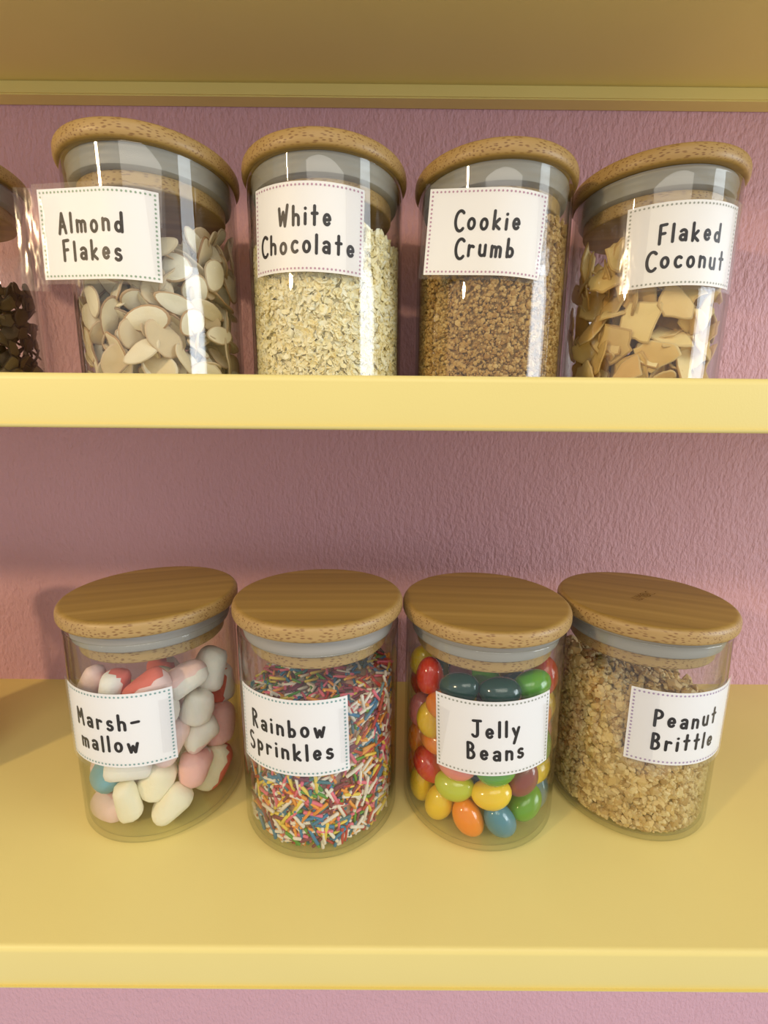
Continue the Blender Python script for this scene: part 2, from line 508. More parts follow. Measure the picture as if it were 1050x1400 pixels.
CW, CH = .0615, .0412
CARDS = dict(marsh=(-5, .0695), sprink=(-14, .0722), jelly=(-2, .0692), peanut=(8, .0706), almond=(-13, .0742), white=(-8, .0800), cookie=(-16, .0815), coconut=(-3, .0785))
JARS = {}
def jar(key, x, y, zs, lid_z, grain, label, text=None, sheet=None, dots='green', lift=0, tapes=(), dx=0, dy=0, lid_tilt=(0, 0)):
    root = empty('glass_jar', (x, y, zs)); tag(root, label, 'jar', 'glass storage jars with bamboo lids')
    JARS[key] = (x, y, zs)
    obj('glass', G_ME, root)
    lid = obj('lid', L_ME, root, (0, 0, lid_z)); lid.rotation_euler = (lid_tilt[0], lid_tilt[1], math.radians(grain))
    obj('plug', P_ME, lid); obj('seal', S_ME, lid)
    if text:
        sh = sheet
        card = obj('label_card', sheet_mesh('label_card', sh, CW, CH, .0003, M['card']), root)
        obj('lettering', lettering_mesh(sh, text, .00065, dx=dx, dy=dy), card)
        obj('dotted_border', dots_mesh(sh, CW, CH, .00065, M['dot_' + dots]), card)
        obj('laminate_sleeve', sheet_mesh('laminate_sleeve', sh, CW + .005, CH + .0045, .0009, M['laminate'], nu=30, th=.0002), card)
        for (u, v, w, h, rot) in tapes:
            ts = Sheet(0, sh.zc, rot, sh.a_t, sh.R); ts.ac = sh.ac + u/sh.R; ts.zc = sh.zc + v
            obj('clear_tape', sheet_mesh('clear_tape', ts, w, h, .0013, M['tape'], nu=14, th=.0002), root)
    return root, lid

ZL, ZH = Z0 + .0004, Z0 + ZU + .0004
def card(key, tilt=0, a_t=None):
    return Sheet(CARDS[key][0], CARDS[key][1], tilt, a_t)
jar('marsh', -.1331, .2492, ZL, .1196, 18, 'bamboo-lidded glass jar of pastel marshmallows, its card reading Marsh-mallow', ['Marsh-', 'mallow'], card('marsh'), 'teal', dx=-.003, tapes=[(.030, 0, .012, .030, 0)])
jar('sprink', -.0355, .2407, ZL, .1218, 2, 'bamboo-lidded glass jar of coloured sugar strands, its card reading Rainbow Sprinkles', ['Rainbow', 'Sprinkles'], card('sprink', 1.5), 'teal', dx=-.001, tapes=[(.034, .001, .016, .030, 2)], lid_tilt=(-.015, 0))
jar('jelly', .0586, .2457, ZL, .1180, -4, 'bamboo-lidded glass jar of glossy jelly beans, its card reading Jelly Beans', ['Jelly', 'Beans'], card('jelly', 3), 'grey', tapes=[(-.033, -.002, .016, .030, -8), (.033, .001, .014, .032, 6)])
root_p, lid_p = jar('peanut', .1528, .2523, ZL, .1169, -24, 'bamboo-lidded glass jar of chopped peanut brittle, its card reading Peanut Brittle', ['Peanut', 'Brittle'], card('peanut'), 'lilac', dx=-.002, tapes=[(-.024, 0, .012, .041, 0)])
jar('almond', -.1320, .2879, ZH, .1158, 12, 'bamboo-lidded glass jar of sliced almonds, its loose card reading Almond Flakes', ['Almond', 'Flakes'], card('almond', -1.5, -10), 'green', dx=-.003, tapes=[(.033, .002, .014, .040, 3), (-.030, -.004, .014, .046, -2)])
jar('white', -.0348, .2935, ZH, .1158, -2, 'bamboo-lidded glass jar of pale shavings, its card reading White Chocolate', ['White', 'Chocolate'], card('white', -2), 'pink', tapes=[(.026, .001, .010, .046, 0)])
jar('cookie', .0642, .3001, ZH, .1161, 6, 'bamboo-lidded glass jar of brown crumbs, its card reading Cookie Crumb', ['Cookie', 'Crumb'], card('cookie', -4, -14), 'pink', tapes=[(.031, .004, .010, .048, 0)])
jar('coconut', .1620, .3054, ZH, .1175, -14, 'bamboo-lidded glass jar of tan shards, its card reading Flaked Coconut', ['Flaked', 'Coconut'], card('coconut', .5), 'grey', dx=.001, tapes=[(-.026, 0, .012, .045, 0), (.030, 0, .012, .045, 0)])
jar('granola', -.2600, .2880, ZH, .1158, 10, 'bamboo-lidded glass jar of dark toasted flakes, without a card facing out, beside the almond jar')
jar('neighbour', -.3130, .2560, ZL, .1180, 0, 'bamboo-lidded glass jar of brown crumbs standing beside the marshmallow jar')

# burnt maker's mark in the peanut jar's lid
V, F = [], []
class Flat:
    def p(s, u, v, off): return (u, v, off)
def strokes_mesh(name, strokes, stroke, z, mat):
    V, F = [], []
    for st in strokes:
        for (x, y) in st:
            b = len(V); V.extend([(x + stroke*math.cos(math.pi*k/4), y + stroke*math.sin(math.pi*k/4), z) for k in range(8)]); F.append(tuple(range(b, b+8)))
        for a, c in zip(st, st[1:]):
            dx, dy = c[0]-a[0], c[1]-a[1]; L = math.hypot(dx, dy) or 1
            nx, ny = -dy/L*stroke, dx/L*stroke; k = len(V)
            V += [(a[0]+nx, a[1]+ny, z), (a[0]-nx, a[1]-ny, z), (c[0]-nx, c[1]-ny, z), (c[0]+nx, c[1]+ny, z)]; F.append((k, k+1, k+2, k+3))
    return mesh_from(name, V, F, False, mat)
mk = [[(-.009, -.0025), (-.009, .0025)], [(-.0075, .0025), (-.0075, -.0025), (-.0055, -.0025), (-.0055, .0025)], [(-.004, -.0025), (-.004, .0025), (-.0025, 0), (-.001, .0025), (-.001, -.0025)],
      el(.003, 0, .0026, .0027, 0, 360, 16), el(.003, 0, .0012, .0013, 0, 360, 12), el(.009, 0, .0022, .0026, 60, 300, 12)]
mark = obj('burnt_mark', strokes_mesh('burnt_mark', mk, .00022, TL + .00008, M['burn']), lid_p)
mark.rotation_euler = (0, 0, math.radians(60)); mark['label'] = 'small burnt maker mark in the lid top'

# ------------------------------------------------------------------ contents
RC = RI - .0005
def jar_az(key):
    """azimuth (0 = towards -y) at which the jar faces the camera"""
    x, y, z = JARS[key]
    return math.atan2(-x, y)
def rad(az):
    return np.array([math.sin(az), -math.cos(az), 0.0])
def basis(n, spin):
    n = n/np.linalg.norm(n)
    h = np.array([0, 0, 1.0]) if abs(n[2]) < .9 else np.array([1.0, 0, 0])
    t = np.cross(h, n); t /= np.linalg.norm(t); b = np.cross(n, t)
    c, s = math.cos(spin), math.sin(spin)
    return np.stack([c*t + s*b, -s*t + c*b, n], 1)      # columns x, y, z
def contain(R, p, V, floor=FLOOR + .0004, rmax=None):
    """shift p (jar-local) so that the rotated points V stay inside the glass and above its floor"""
    rm = rmax or RC
    W = V @ R.T
    for _ in range(7):
        Q = W + p
        r = np.hypot(Q[:, 0], Q[:, 1])
        dz = np.clip(FLOOR + .005 - Q[:, 2], 0, .005)      # the glass narrows round its inner corner
        lim = rm - .0052*(1 - np.sqrt(1 - (dz/.0051)**2)) - np.where(dz > 0, .0004, 0)
        k = (r - lim).argmax()
        if r[k] > lim[k]:
            p = p - np.array([Q[k, 0], Q[k, 1], 0])*((r[k] - lim[k] + 1e-5)/r[k])
        # rounded inner corner
        zmin = Q[:, 2].min()
        if zmin < floor: p = p + np.array([0, 0, floor - zmin])
    return p
def mat4(R, p):
    m = Matrix.Identity(4)
    for i in range(3):
        for j in range(3): m[i][j] = R[i, j]
        m[i][3] = p[i]
    return m
def where(key, p):
    """how the piece lies to the jar's card"""
    ac, zc = CARDS[key]
    if p[2] < zc - CH/2: return 'below the card'
    if p[2] > zc + CH/2: return 'above the card'
    d = math.degrees(math.atan2(p[0], -p[1])) - ac
    return 'behind the card' if abs((d + 180) % 360 - 180) < 40 else 'beside the card'
def bulk(v, cuts, words):
    return words[sum(v > c for c in cuts)]
def put(name, me, key, R, p, label, cat, group, scale=1.0):
    o = bpy.data.objects.new(name, me); COL.objects.link(o)
    o.matrix_world = mat4(R*scale, p + np.array(JARS[key]))
    return tag(o, label, cat, group)
def verts_of(me):
    a = np.empty(3*len(me.vertices), dtype=np.float32); me.vertices.foreach_get('co', a); return a.reshape(-1, 3).astype(float)
def rand_dir(r):
    v = r.normal(size=3); return v/np.linalg.norm(v)
def ico(sub):
    bm = bmesh.new(); bmesh.ops.create_icosphere(bm, subdivisions=sub, radius=1)
    V = np.array([v.co[:] for v in bm.verts]); F = [tuple(v.index for v in f.verts) for f in bm.faces]; bm.free(); return V, np.array(F)
ICO1, ICO1F = ico(1); ICO2, ICO2F = ico(2); ICO3, ICO3F = ico(3)

def relax(P, OFF, rad_, fixed, iters=160, g=.00005, top=.096):
    """push overlapping bodies (each a few spheres) apart inside the jar"""
    n, k, _ = OFF.shape
    for it in range(iters):
        S = (P[:, None, :] + OFF).reshape(-1, 3); R = np.repeat(rad_, k)
        own = np.repeat(np.arange(n), k)
        d = S[:, None, :] - S[None, :, :]; L = np.linalg.norm(d, axis=2) + 1e-9
        ov = (R[:, None] + R[None, :]) - L; ov[own[:, None] == own[None, :]] = 0; ov = np.maximum(ov, 0)
        push = (d/L[:, :, None]*(ov*.5)[:, :, None]).sum(1).reshape(n, k, 3).sum(1)
        mob = np.where(fixed, .12, .6)[:, None]
        st = push*mob
        ln = np.linalg.norm(st, axis=1, keepdims=True) + 1e-12
        P = P + st*np.minimum(1, .0015/ln)
        P[~fixed, 2] -= g
        for _ in range(2):
            S = P[:, None, :] + OFF
            r = np.hypot(S[..., 0], S[..., 1]); ex = r + rad_[:, None] - RC
            j = ex.argmax(1); i = np.arange(n); e = np.maximum(ex[i, j], 0)
            P[:, :2] -= S[i, j, :2]/np.maximum(r[i, j], 1e-6)[:, None]*e[:, None]
            lo_ = (S[..., 2].min(1) - rad_) - (FLOOR + .0003); P[:, 2] += np.maximum(-lo_, 0)
            hi_ = (S[..., 2].max(1) + rad_) - top; P[:, 2] -= np.maximum(hi_, 0)
    return P

# ---- jelly beans
def bean_mesh(seed):
    r = np.random.default_rng(seed)
    V = ICO3.copy(); a, b = .0110, .0079
    V = V*np.array([a, b, b*.97])
    t = V[:, 0]/a
    V[:, 1] += .0011*(t**2) - .0003
    V[:, 1:] *= (1 + .05*r.uniform(-1, 1)*t)[:, None]
    return V
BEAN_COL = dict(yellow=(.88, .60, .035, 1), orange=(.90, .27, .02, 1), red=(.62, .045, .02, 1), green=(.10, .36, .02, 1), teal=(.006, .055, .045, 1), blue=(.06, .24, .34, 1),
                pink=(.80, .25, .24, 1), purple=(.25, .03, .06, 1), lime=(.52, .58, .05, 1))
BEAN_ME = {}
for i, (k, c) in enumerate(BEAN_COL.items()):
    mt = mat_plain('bean_' + k, c, .16, .5, .35, (1, .6, .3), coat=.4, bump_s=.05, bump_scale=180)
    mt.node_tree.nodes['Principled BSDF'].inputs['Subsurface Scale'].default_value = .003
    BEAN_ME[k] = fast_mesh('jelly_bean', bean_mesh(i), ICO3F, mt, True)
spots = [(138,468,'yellow',20),(120,565,'red',40),(205,515,'red',70),(318,545,'teal',10),(430,570,'teal',0),(540,585,'green',10),(640,550,'red',60),(255,590,'orange',10),
 (125,690,'pink',30),(172,745,'yellow',80),(120,825,'orange',60),(118,940,'orange',50),(690,690,'yellow',80),(692,850,'pink',60),(125,1070,'yellow',70),(222,1012,'red',-30),
 (285,968,'pink',0),(388,1035,'yellow',12),(410,960,'green',0),(500,1018,'purple',60),(590,955,'yellow',12),(618,1002,'orange',25),(650,1078,'blue',50),(530,1122,'green',28),
 (228,1148,'yellow',60),(348,1198,'orange',-62),(322,1090,'lime',0),(462,1188,'blue',-50),(600,1185,'lime',55),(300,700,'green',20),(420,720,'red',50),(560,740,'orange',0),
 (280,820,'yellow',60),(400,850,'blue',0),(540,860,'red',30),(640,800,'green',70),(250,900,'orange',0)]
jx, jy, jz = JARS['jelly']
r_ = np.random.default_rng(5)
P, AX, COLS, FX = [], [], [], []
for (cx_, cy_, colr, ang) in spots:
    px, py = 540 + cx_*.3144, 760 + cy_*.3144
    q = on_cyl(px, py, jx, jy, RC - .0079) - np.array([jx, jy, jz])
    ax = math.cos(math.radians(ang))*C_RIGHT + math.sin(math.radians(ang))*C_UP
    n = np.array([q[0], q[1], 0]); n /= np.linalg.norm(n)
    ax = ax - n*(ax @ n); ax /= np.linalg.norm(ax)
    P.append(q); AX.append(ax); COLS.append(colr); FX.append(True)
names_ = list(BEAN_COL)
az0 = jar_az('jelly')
for i in range(46):
    rr = .035*math.sqrt(r_.uniform(.0, 1)); a = az0 + r_.uniform(math.pi*.42, math.pi*1.58) if rr > .024 else r_.uniform(0, 6.28)
    P.append(np.array([rr*math.sin(a), -rr*math.cos(a), r_.uniform(.014, .085)])); AX.append(rand_dir(r_)); COLS.append(names_[r_.integers(len(names_))]); FX.append(False)
P = np.array(P); AX = np.array(AX); FX = np.array(FX)
OFF = AX[:, None, :]*np.array([-.0033, 0, .0033])[None, :, None]
P = relax(P, OFF, np.full(len(P), .0074), FX, 160)
for p, ax, colr in zip(P, AX, COLS):
    nrm = np.cross(ax, np.array([0, 0, 1.0]) + .1*rand_dir(r_)); R = basis(nrm, 0)
    y = np.cross(nrm/np.linalg.norm(nrm), ax); R = np.stack([ax, y/np.linalg.norm(y), nrm/np.linalg.norm(nrm)], 1)
    word = 'dark teal' if colr == 'teal' else colr
    V = verts_of(BEAN_ME[colr])
    p = contain(R, p, V)
    put('jelly_bean', BEAN_ME[colr], 'jelly', R, p, f'glossy {word} jelly bean in the Jelly Beans jar, {where("jelly", p)}', 'jelly bean', f'{word} jelly beans in the jar')

# ---- marshmallows
def marsh_mesh(seed, rad_, hl, mats, split=None, squash=1.0):
    """soft rounded cylinder; with split the strand beyond it has the second colour"""
    r = np.random.default_rng(seed)
    V = ICO3.copy()
    s = np.abs(V[:, 2])**.0
    z = np.sign(V[:, 2])*np.minimum(1, np.abs(V[:, 2])**.55)
    rr = np.hypot(V[:, 0], V[:, 1]); ang = np.arctan2(V[:, 1], V[:, 0])
    R2 = np.minimum(1, rr**.55)
    ph = r.uniform(0, 6.28, 4)
    lump = 1 + .10*np.sin(2*ang + ph[0] + 1.5*z) + .05*np.sin(3*ang + ph[1] - 2*z) + .02*np.sin(5*ang + ph[2])
    W = np.stack([R2*np.cos(ang)*rad_*lump, R2*np.sin(ang)*rad_*lump*squash, z*hl], 1)
    W[:, 0] += .12*rad_*np.sin(z*1.6 + ph[3])
    W += r.normal(0, .00014, W.shape)
    idx = np.zeros(len(ICO3F), int)
    if split is not None:
        cen = W[ICO3F].mean(1)
        idx = ((cen[:, 0]*math.cos(split) + cen[:, 1]*math.sin(split)) > .15*rad_).astype(int)
    return fast_mesh('marshmallow', W, ICO3F, mats, True, idx)
MM = {}
for k, c in dict(white=(.86, .82, .74, 1), cream=(.87, .81, .62, 1), pink=(.86, .50, .47, 1), blush=(.86, .62, .58, 1), coral=(.72, .17, .12, 1), blue=(.17, .42, .52, 1)).items():
    MM[k] = mat_plain('marshmallow_' + k, c, .75, .25, .25, (1, .7, .6), bump_s=.35, bump_scale=420)
mk_ = [(730,600,'white',None,45,.0085,.0108),(705,735,'white',None,80,.0075,.0085),(690,820,'white','blush',10,.008,.009),(815,790,'blush','pink',90,.009,.0105),(825,600,'coral','white',70,.008,.011),
 (280,590,'blush',None,55,.0055,.009),(400,540,'coral','white',80,.007,.009),(500,560,'blush','coral',30,.007,.010),(590,590,'white','blush',20,.007,.010),(680,970,'white','pink',70,.0090,.0085),
 (800,1010,'cream','coral',35,.0085,.0125),(310,990,'blue',None,20,.0080,.0085),(270,1080,'blush',None,60,.0095,.0115),(470,985,'white',None,10,.0075,.010),(405,1115,'cream',None,-75,.0058,.0098),
 (530,1065,'cream',None,60,.0080,.0095),(530,1180,'cream',None,45,.0072,.0100),(318,1212,'blush','pink',8,.0060,.0115),(220,800,'white',None,30,.008,.010),(350,750,'pink','white',70,.008,.010),
 (470,720,'white',None,10,.008,.010),(560,820,'blush',None,60,.008,.010),(300,880,'white','pink',20,.008,.010),(440,870,'cream',None,0,.008,.010)]
jx, jy, jz = JARS['marsh']
P, AX, SPEC, FX = [], [], [], []
for (cx_, cy_, c1, c2, ang, ra, hl) in mk_:
    ra, hl = ra*1.13, hl*1.13
    px, py = 50 + cx_*.3072, 750 + cy_*.3072
    q = on_cyl(px, py, jx, jy, RC - ra) - np.array([jx, jy, jz])
    ax = math.cos(math.radians(ang))*C_RIGHT + math.sin(math.radians(ang))*C_UP
    n = np.array([q[0], q[1], 0]); n /= np.linalg.norm(n)
    ax = ax - n*(ax @ n)*.8; ax /= np.linalg.norm(ax)
    P.append(q); AX.append(ax); SPEC.append((c1, c2, ra, hl)); FX.append(True)
r_ = np.random.default_rng(9)
for i in range(9):
    a = r_.uniform(0, 6.28); rr = .026*math.sqrt(r_.uniform(0, 1))
    P.append(np.array([rr*math.sin(a) + .008, -rr*math.cos(a) + .008, r_.uniform(.02, .085)])); AX.append(rand_dir(r_))
    SPEC.append((['white', 'pink', 'cream', 'coral'][i % 4], [None, 'white', None, 'white'][i % 4], .0088, .0108)); FX.append(False)
P = np.array(P); AX = np.array(AX); FX = np.array(FX)
HL = np.array([max(s[3] - s[2]*.9, .001) for s in SPEC]); RA = np.array([s[2] for s in SPEC])
OFF = AX[:, None, :]*(HL[:, None]*np.array([-1, 0, 1])[None, :])[:, :, None]
P = relax(P, OFF, RA*.93, FX, 140)
wordm = dict(white='white', cream='cream', pink='pink', blush='pale pink', coral='coral red', blue='blue')
for i, (p, ax, (c1, c2, ra, hl)) in enumerate(zip(P, AX, SPEC)):
    me = marsh_mesh(40 + i, ra, hl, [MM[c1], MM[c2 or c1]], r_.uniform(0, 6.28) if c2 else None, r_.uniform(.85, 1))
    R = basis(ax, r_.uniform(0, 6.28)); p = contain(R, p, verts_of(me))
    w = wordm[c1] if not c2 else f'{wordm[c1]} and {wordm[c2]}'
    put('marshmallow', me, 'marsh', R, p, f'soft {w} marshmallow in the Marsh-mallow jar, {where("marsh", p)}', 'marshmallow', f'{w} marshmallows in the jar')

# ---- flat flakes: almond, coconut, toasted
def flake_mesh(name, seed, w, h, th, mats, kind, curl=.0, n=18):
    r = np.random.default_rng(seed)
    pts = []
    if kind == 'almond':
        cut = r.uniform(.55, 1.6)
        for k in range(n):
            a = 2*math.pi*k/n; x = math.cos(a); y = math.sin(a)
            x = x*(1 - .28*(1 + y)/2*(.5 + .5*y)); 
            pts.append([min(x, cut)*w/2, y*h/2])
    else:
        m_ = r.integers(5, 8); corners = []
        for k in range(m_):
            a = 2*math.pi*(k + r.uniform(-.32, .32))/m_; q = r.uniform(.72, 1.05)
            corners.append((q*math.cos(a)*w/2, q*math.sin(a)*h/2))
        for a, b in zip(corners, corners[1:] + corners[:1]):
            for t in (0, .33, .66):
                pts.append([a[0] + (b[0]-a[0])*t + r.normal(0, w*.018), a[1] + (b[1]-a[1])*t + r.normal(0, h*.018)])
    pts = np.array(pts); n = len(pts)
    rings = [1.0, .90, .5]
    V, F, I = [], [], []
    ph = r.uniform(0, 6.28, 3)
    def zz(p): 
        return curl*((p[0]*math.cos(ph[0]) + p[1]*math.sin(ph[0]))**2)/(w/2) + .0004*math.sin(p[0]*420 + ph[1]) + .0003*math.sin(p[1]*500 + ph[2])
    for s in (1, -1):
        for f in rings:
            for p in pts*f: V.append((p[0], p[1], zz(p) + s*th/2*(1 if f < 1 else .55)))
        V.append((0, 0, zz((0, 0)) + s*th/2))
    half = len(rings)*n + 1
    for s in (0, 1):
        o = s*half
        for ri in range(len(rings) - 1):
            for k in range(n):
                k2 = (k+1) % n; a, b, c, d = o + ri*n + k, o + ri*n + k2, o + (ri+1)*n + k2, o + (ri+1)*n + k
                for t in ((a, b, c), (a, c, d)): F.append(t if s == 0 else t[::-1]); I.append(1 if ri == 0 else 0)
        for k in range(n):
            t = (o + 2*n + k, o + 2*n + (k+1) % n, o + half - 1); F.append(t if s == 0 else t[::-1]); I.append(0)
    for k in range(n):
        k2 = (k+1) % n
        F += [(k2, k, half + k), (k2, half + k, half + k2)]; I += [1, 1]
    return fast_mesh(name, V, F, mats, True, I)

def scatter_flakes(key, name, meshes, layers, label, cat, group, seed, hfun, az_half=1.75, tilt=.45, word=None):
    r = np.random.default_rng(seed); az0 = jar_az(key); cnt = 0
    vs = [verts_of(m_) for m_ in meshes]
    for (depth, num, tl) in layers:
        for i in range(num):
            az = az0 + az_half*(2*((i*.618034) % 1) - 1) + r.normal(0, .05)
            # stratified heights
            f = (i + r.uniform(0, 1))/num
            zt = hfun(az - az0); z = FLOOR + .003 + (zt - FLOOR - .004)*f
            rr = RC - depth - r.uniform(0, .003)
            k = r.integers(len(meshes))
            n = rad(az) + tl*r.normal(size=3); R = basis(n*(1 if r.uniform() < .5 else -1), r.uniform(0, 6.28))
            p = contain(R, rr*rad(az) + np.array([0, 0, z]), vs[k], rmax=RC - depth*.8)
            top_ = ((vs[k] @ R.T)[:, 2] + p[2]).max()
            if top_ > .097: p = p - np.array([0, 0, top_ - .097])
            dim = vs[k].max(0) - vs[k].min(0)
            wd = bulk(dim[0]/dim[1], (.66, .78), ('slender', 'oval', 'broad'))
            put(name, meshes[k], key, R, p, f'{wd} {label}' + (', pressed to the glass' if depth < .001 else ', deeper in') + (f' {where(key, p)}' if key in CARDS else ''), cat, group); cnt += 1
    return cnt
alm = [mat_plain('almond_flesh', (.72, .60, .40, 1), .55, .35, var=[(.84, .76, .57, 1), (.62, .47, .27, 1), (.86, .80, .64, 1), (.74, .60, .36, 1)], bump_s=.2), mat_plain('almond_skin', (.30, .15, .06, 1), .6, .3, var=[(.72, .60, .42, 1), (.45, .26, .12, 1), (.75, .64, .45, 1)])]
AL = [flake_mesh('almond_flake', s, .0112 + .0034*(s % 3), .0165 + .0026*(s % 4), .0011, alm, 'almond', .0006*(s % 3)) for s in range(9)]
scatter_flakes('almond', 'almond_flake', AL, [(.0002, 56, .62), (.005, 60, .8), (.012, 56, .9), (.021, 40, 1)], 'cream almond flake in the Almond Flakes jar', 'almond flake', 'almond flakes in the jar', 3,
               lambda d: .078 + .014*math.sin(d))
coc = [mat_plain('coconut_flesh', (.78, .55, .20, 1), .6, .3, .15, var=[(.86, .67, .31, 1), (.68, .42, .13, 1), (.88, .72, .38, 1)], bump_s=.25, bump_scale=300), mat_plain('coconut_edge', (.60, .38, .13, 1), .6, .3, var=[(.72, .54, .25, 1), (.50, .29, .09, 1)])]
CO = [flake_mesh('coconut_flake', 50 + s, .017 + .0045*(s % 4), .022 + .004*(s % 3), .0013, coc, 'shard', .0034) for s in range(10)]
scatter_flakes('coconut', 'coconut_flake', CO, [(.0002, 34, .48), (.005, 34, .6), (.012, 28, .8), (.022, 20, .9)], 'tan coconut flake in the Flaked Coconut jar', 'coconut flake', 'coconut flakes in the jar', 4,
               lambda d: .078 - .008*math.sin(d))
toa = [mat_plain('toasted_flesh', (.10, .055, .018, 1), .6, .3, var=[(.20, .13, .045, 1), (.065, .035, .012, 1), (.30, .21, .09, 1)]), mat_plain('toasted_edge', (.07, .04, .015, 1), .6, .3)]
TO = [flake_mesh('toasted_flake', 80 + s, .008 + .001*(s % 4), .012 + .001*(s % 3), .0012, toa, 'shard', .002) for s in range(7)]
scatter_flakes('granola', 'toasted_flake', TO, [(.0002, 80, .35), (.004, 60, .6), (.010, 44, .9), (.020, 40, 1)], 'dark brown toasted flake in the jar without a card', 'toasted flake', 'toasted flakes in the jar', 6,
               lambda d: .066, az_half=1.9)

# ---- fine fillings: a core with loose grains over it
def core_V(hfun, r=.0396, seg=40, seed=0):
    """heaped body of the filling (its grains lie on it)"""
    rg = np.random.default_rng(seed)
    V, F = [], []
    zs = np.linspace(FLOOR + .003, 1, 9)
    rings = 9
    for j in range(rings):
        for k in range(seg):
            a = 2*math.pi*k/seg; zt = hfun(a, r) - .003
            z = FLOOR + .0025 + (zt - FLOOR - .0025)*j/(rings - 1); q = r + rg.normal(0, .0002) - (.004 if j == 0 else 0)
            V.append((q*math.sin(a), -q*math.cos(a), z))
    for j in range(rings - 1):
        for k in range(seg):
            a, b = j*seg + k, j*seg + (k+1) % seg
            F += [(a, b, b + seg), (a, b + seg, a + seg)]
    base = (rings - 1)*seg
    prev = list(range(base, base + seg))
    for f in (.66, .33):
        cur = []
        for k in range(seg):
            a = 2*math.pi*k/seg; cur.append(len(V)); V.append((r*f*math.sin(a), -r*f*math.cos(a), hfun(a, r*f) - .003))
        for k in range(seg):
            a, b, c, d = prev[k], prev[(k+1) % seg], cur[(k+1) % seg], cur[k]; F += [(a, b, c), (a, c, d)]
        prev = cur
    V.append((0, 0, hfun(0, 0) - .003)); t = len(V) - 1
    for k in range(seg): F.append((prev[k], prev[(k+1) % seg], t))
    V.append((0, 0, FLOOR + .0025)); t = len(V) - 1
    for k in range(seg): F.append((k, t, (k+1) % seg))
    return np.array(V), np.array(F)

def grains(n, protos, r, hfun, az0, half, size, rin=.0392, flat=0.0, avoid=None, rout=None):
    """n grains in the shell between the core and the glass and over the heap; list of (proto index, R*scale, p)"""
    out = []
    while len(out) < n:
        k = int(r.integers(len(protos))); s = size(r)
        if r.uniform() < .80:
            az = az0 + r.uniform(-half, half); q = r.uniform(rin, rout or RC); zt = hfun(az, q)
            p = q*rad(az) + np.array([0, 0, FLOOR + .001 + (zt - FLOOR - .001)*r.uniform()])
            if avoid and avoid(az, p[2]): continue
            nrm = rad(az) + (1 - flat)*1.3*r.normal(size=3)
        else:
            az = r.uniform(0, 6.283); q = .041*math.sqrt(r.uniform()); p = q*rad(az) + np.array([0, 0, hfun(az, q) - .001*r.uniform(0, 2)])
            nrm = np.array([0, 0, 1.0]) + (1 - flat)*r.normal(size=3)
        R = basis(nrm, r.uniform(0, 6.283))
        p = contain(R*s, p, protos[k][0], rmax=rout)
        out.append((k, R*s, p))
    return out
def bake(protos, gs, core=None, core_mi=0):
    V, T, I = [], [], []; b = 0
    if core is not None:
        V.append(core[0]); T.append(core[1]); I.append(np.full(len(core[1]), core_mi)); b = len(core[0])
    for (k, R, p) in gs:
        v, f, mi = protos[k]
        V.append(v @ R.T + p); T.append(f + b); I.append(np.full(len(f), mi)); b += len(v)
    return np.concatenate(V), np.concatenate(T), np.concatenate(I)

def chunk(seed, sx=1, sy=1, sz=1, rough=.22):
    r = np.random.default_rng(seed); V = ICO1*(1 + r.normal(0, rough, (len(ICO1), 1)))*np.array([sx, sy, sz]); return V
def shaving(seed):
    """thin curled scrap"""
    r = np.random.default_rng(seed); n = 4; V = []
    w = r.uniform(.35, .7); cu = r.uniform(.3, .9)
    for s in (1, -1):
        for i in range(n + 1):
            t = -1 + 2*i/n
            ww = w*(1 - .45*t*t)*r.uniform(.8, 1.1)
            z = cu*(t*t - .4)*.6
            V += [(t, -ww, z + s*.07), (t, ww, z + s*.07 + r.normal(0, .05))]
    V = np.array(V); F = []; h = 2*(n + 1)
    for i in range(n):
        a = 2*i
        F += [(a, a+2, a+3), (a, a+3, a+1), (h+a, h+a+3, h+a+2), (h+a, h+a+1, h+a+3)]
        F += [(a, h+a, h+a+2), (a, h+a+2, a+2), (a+1, a+3, h+a+3), (a+1, h+a+3, h+a+1)]
    F += [(0, 1, h+1), (0, h+1, h), (2*n, h+2*n, h+2*n+1), (2*n, h+2*n+1, 2*n+1)]
    return V, np.array(F)
def rod(seed, L=1.0, R_=.185):
    r = np.random.default_rng(seed); V, F = [], []; seg = 7
    st = [(-1, .55), (-.93, 1), (0, 1), (.93, 1), (1, .55)]; bend = r.uniform(-.06, .06)
    for (t, q) in st:
        for k in range(seg):
            a = 2*math.pi*k/seg; V.append((t, q*R_*math.cos(a) + bend*t*t, q*R_*math.sin(a)))
    for j in range(len(st) - 1):
        for k in range(seg):
            a, b = j*seg + k, j*seg + (k+1) % seg; F += [(a, b + seg, b), (a, a + seg, b + seg)]
    n = len(V); V += [(-1, bend, 0), (1, bend, 0)]; e = (len(st) - 1)*seg
    for k in range(seg): F += [(n, k, (k+1) % seg), (n + 1, e + (k+1) % seg, e + k)]
    return np.array(V), np.array(F)
def label_zone(ac, zc, w=CW, h=CH):
    a, hw = math.radians(ac), w/2/RG
    return lambda az, z: abs(((az - a + math.pi) % (2*math.pi)) - math.pi) < hw*.93 and abs(z - zc) < h/2*.93

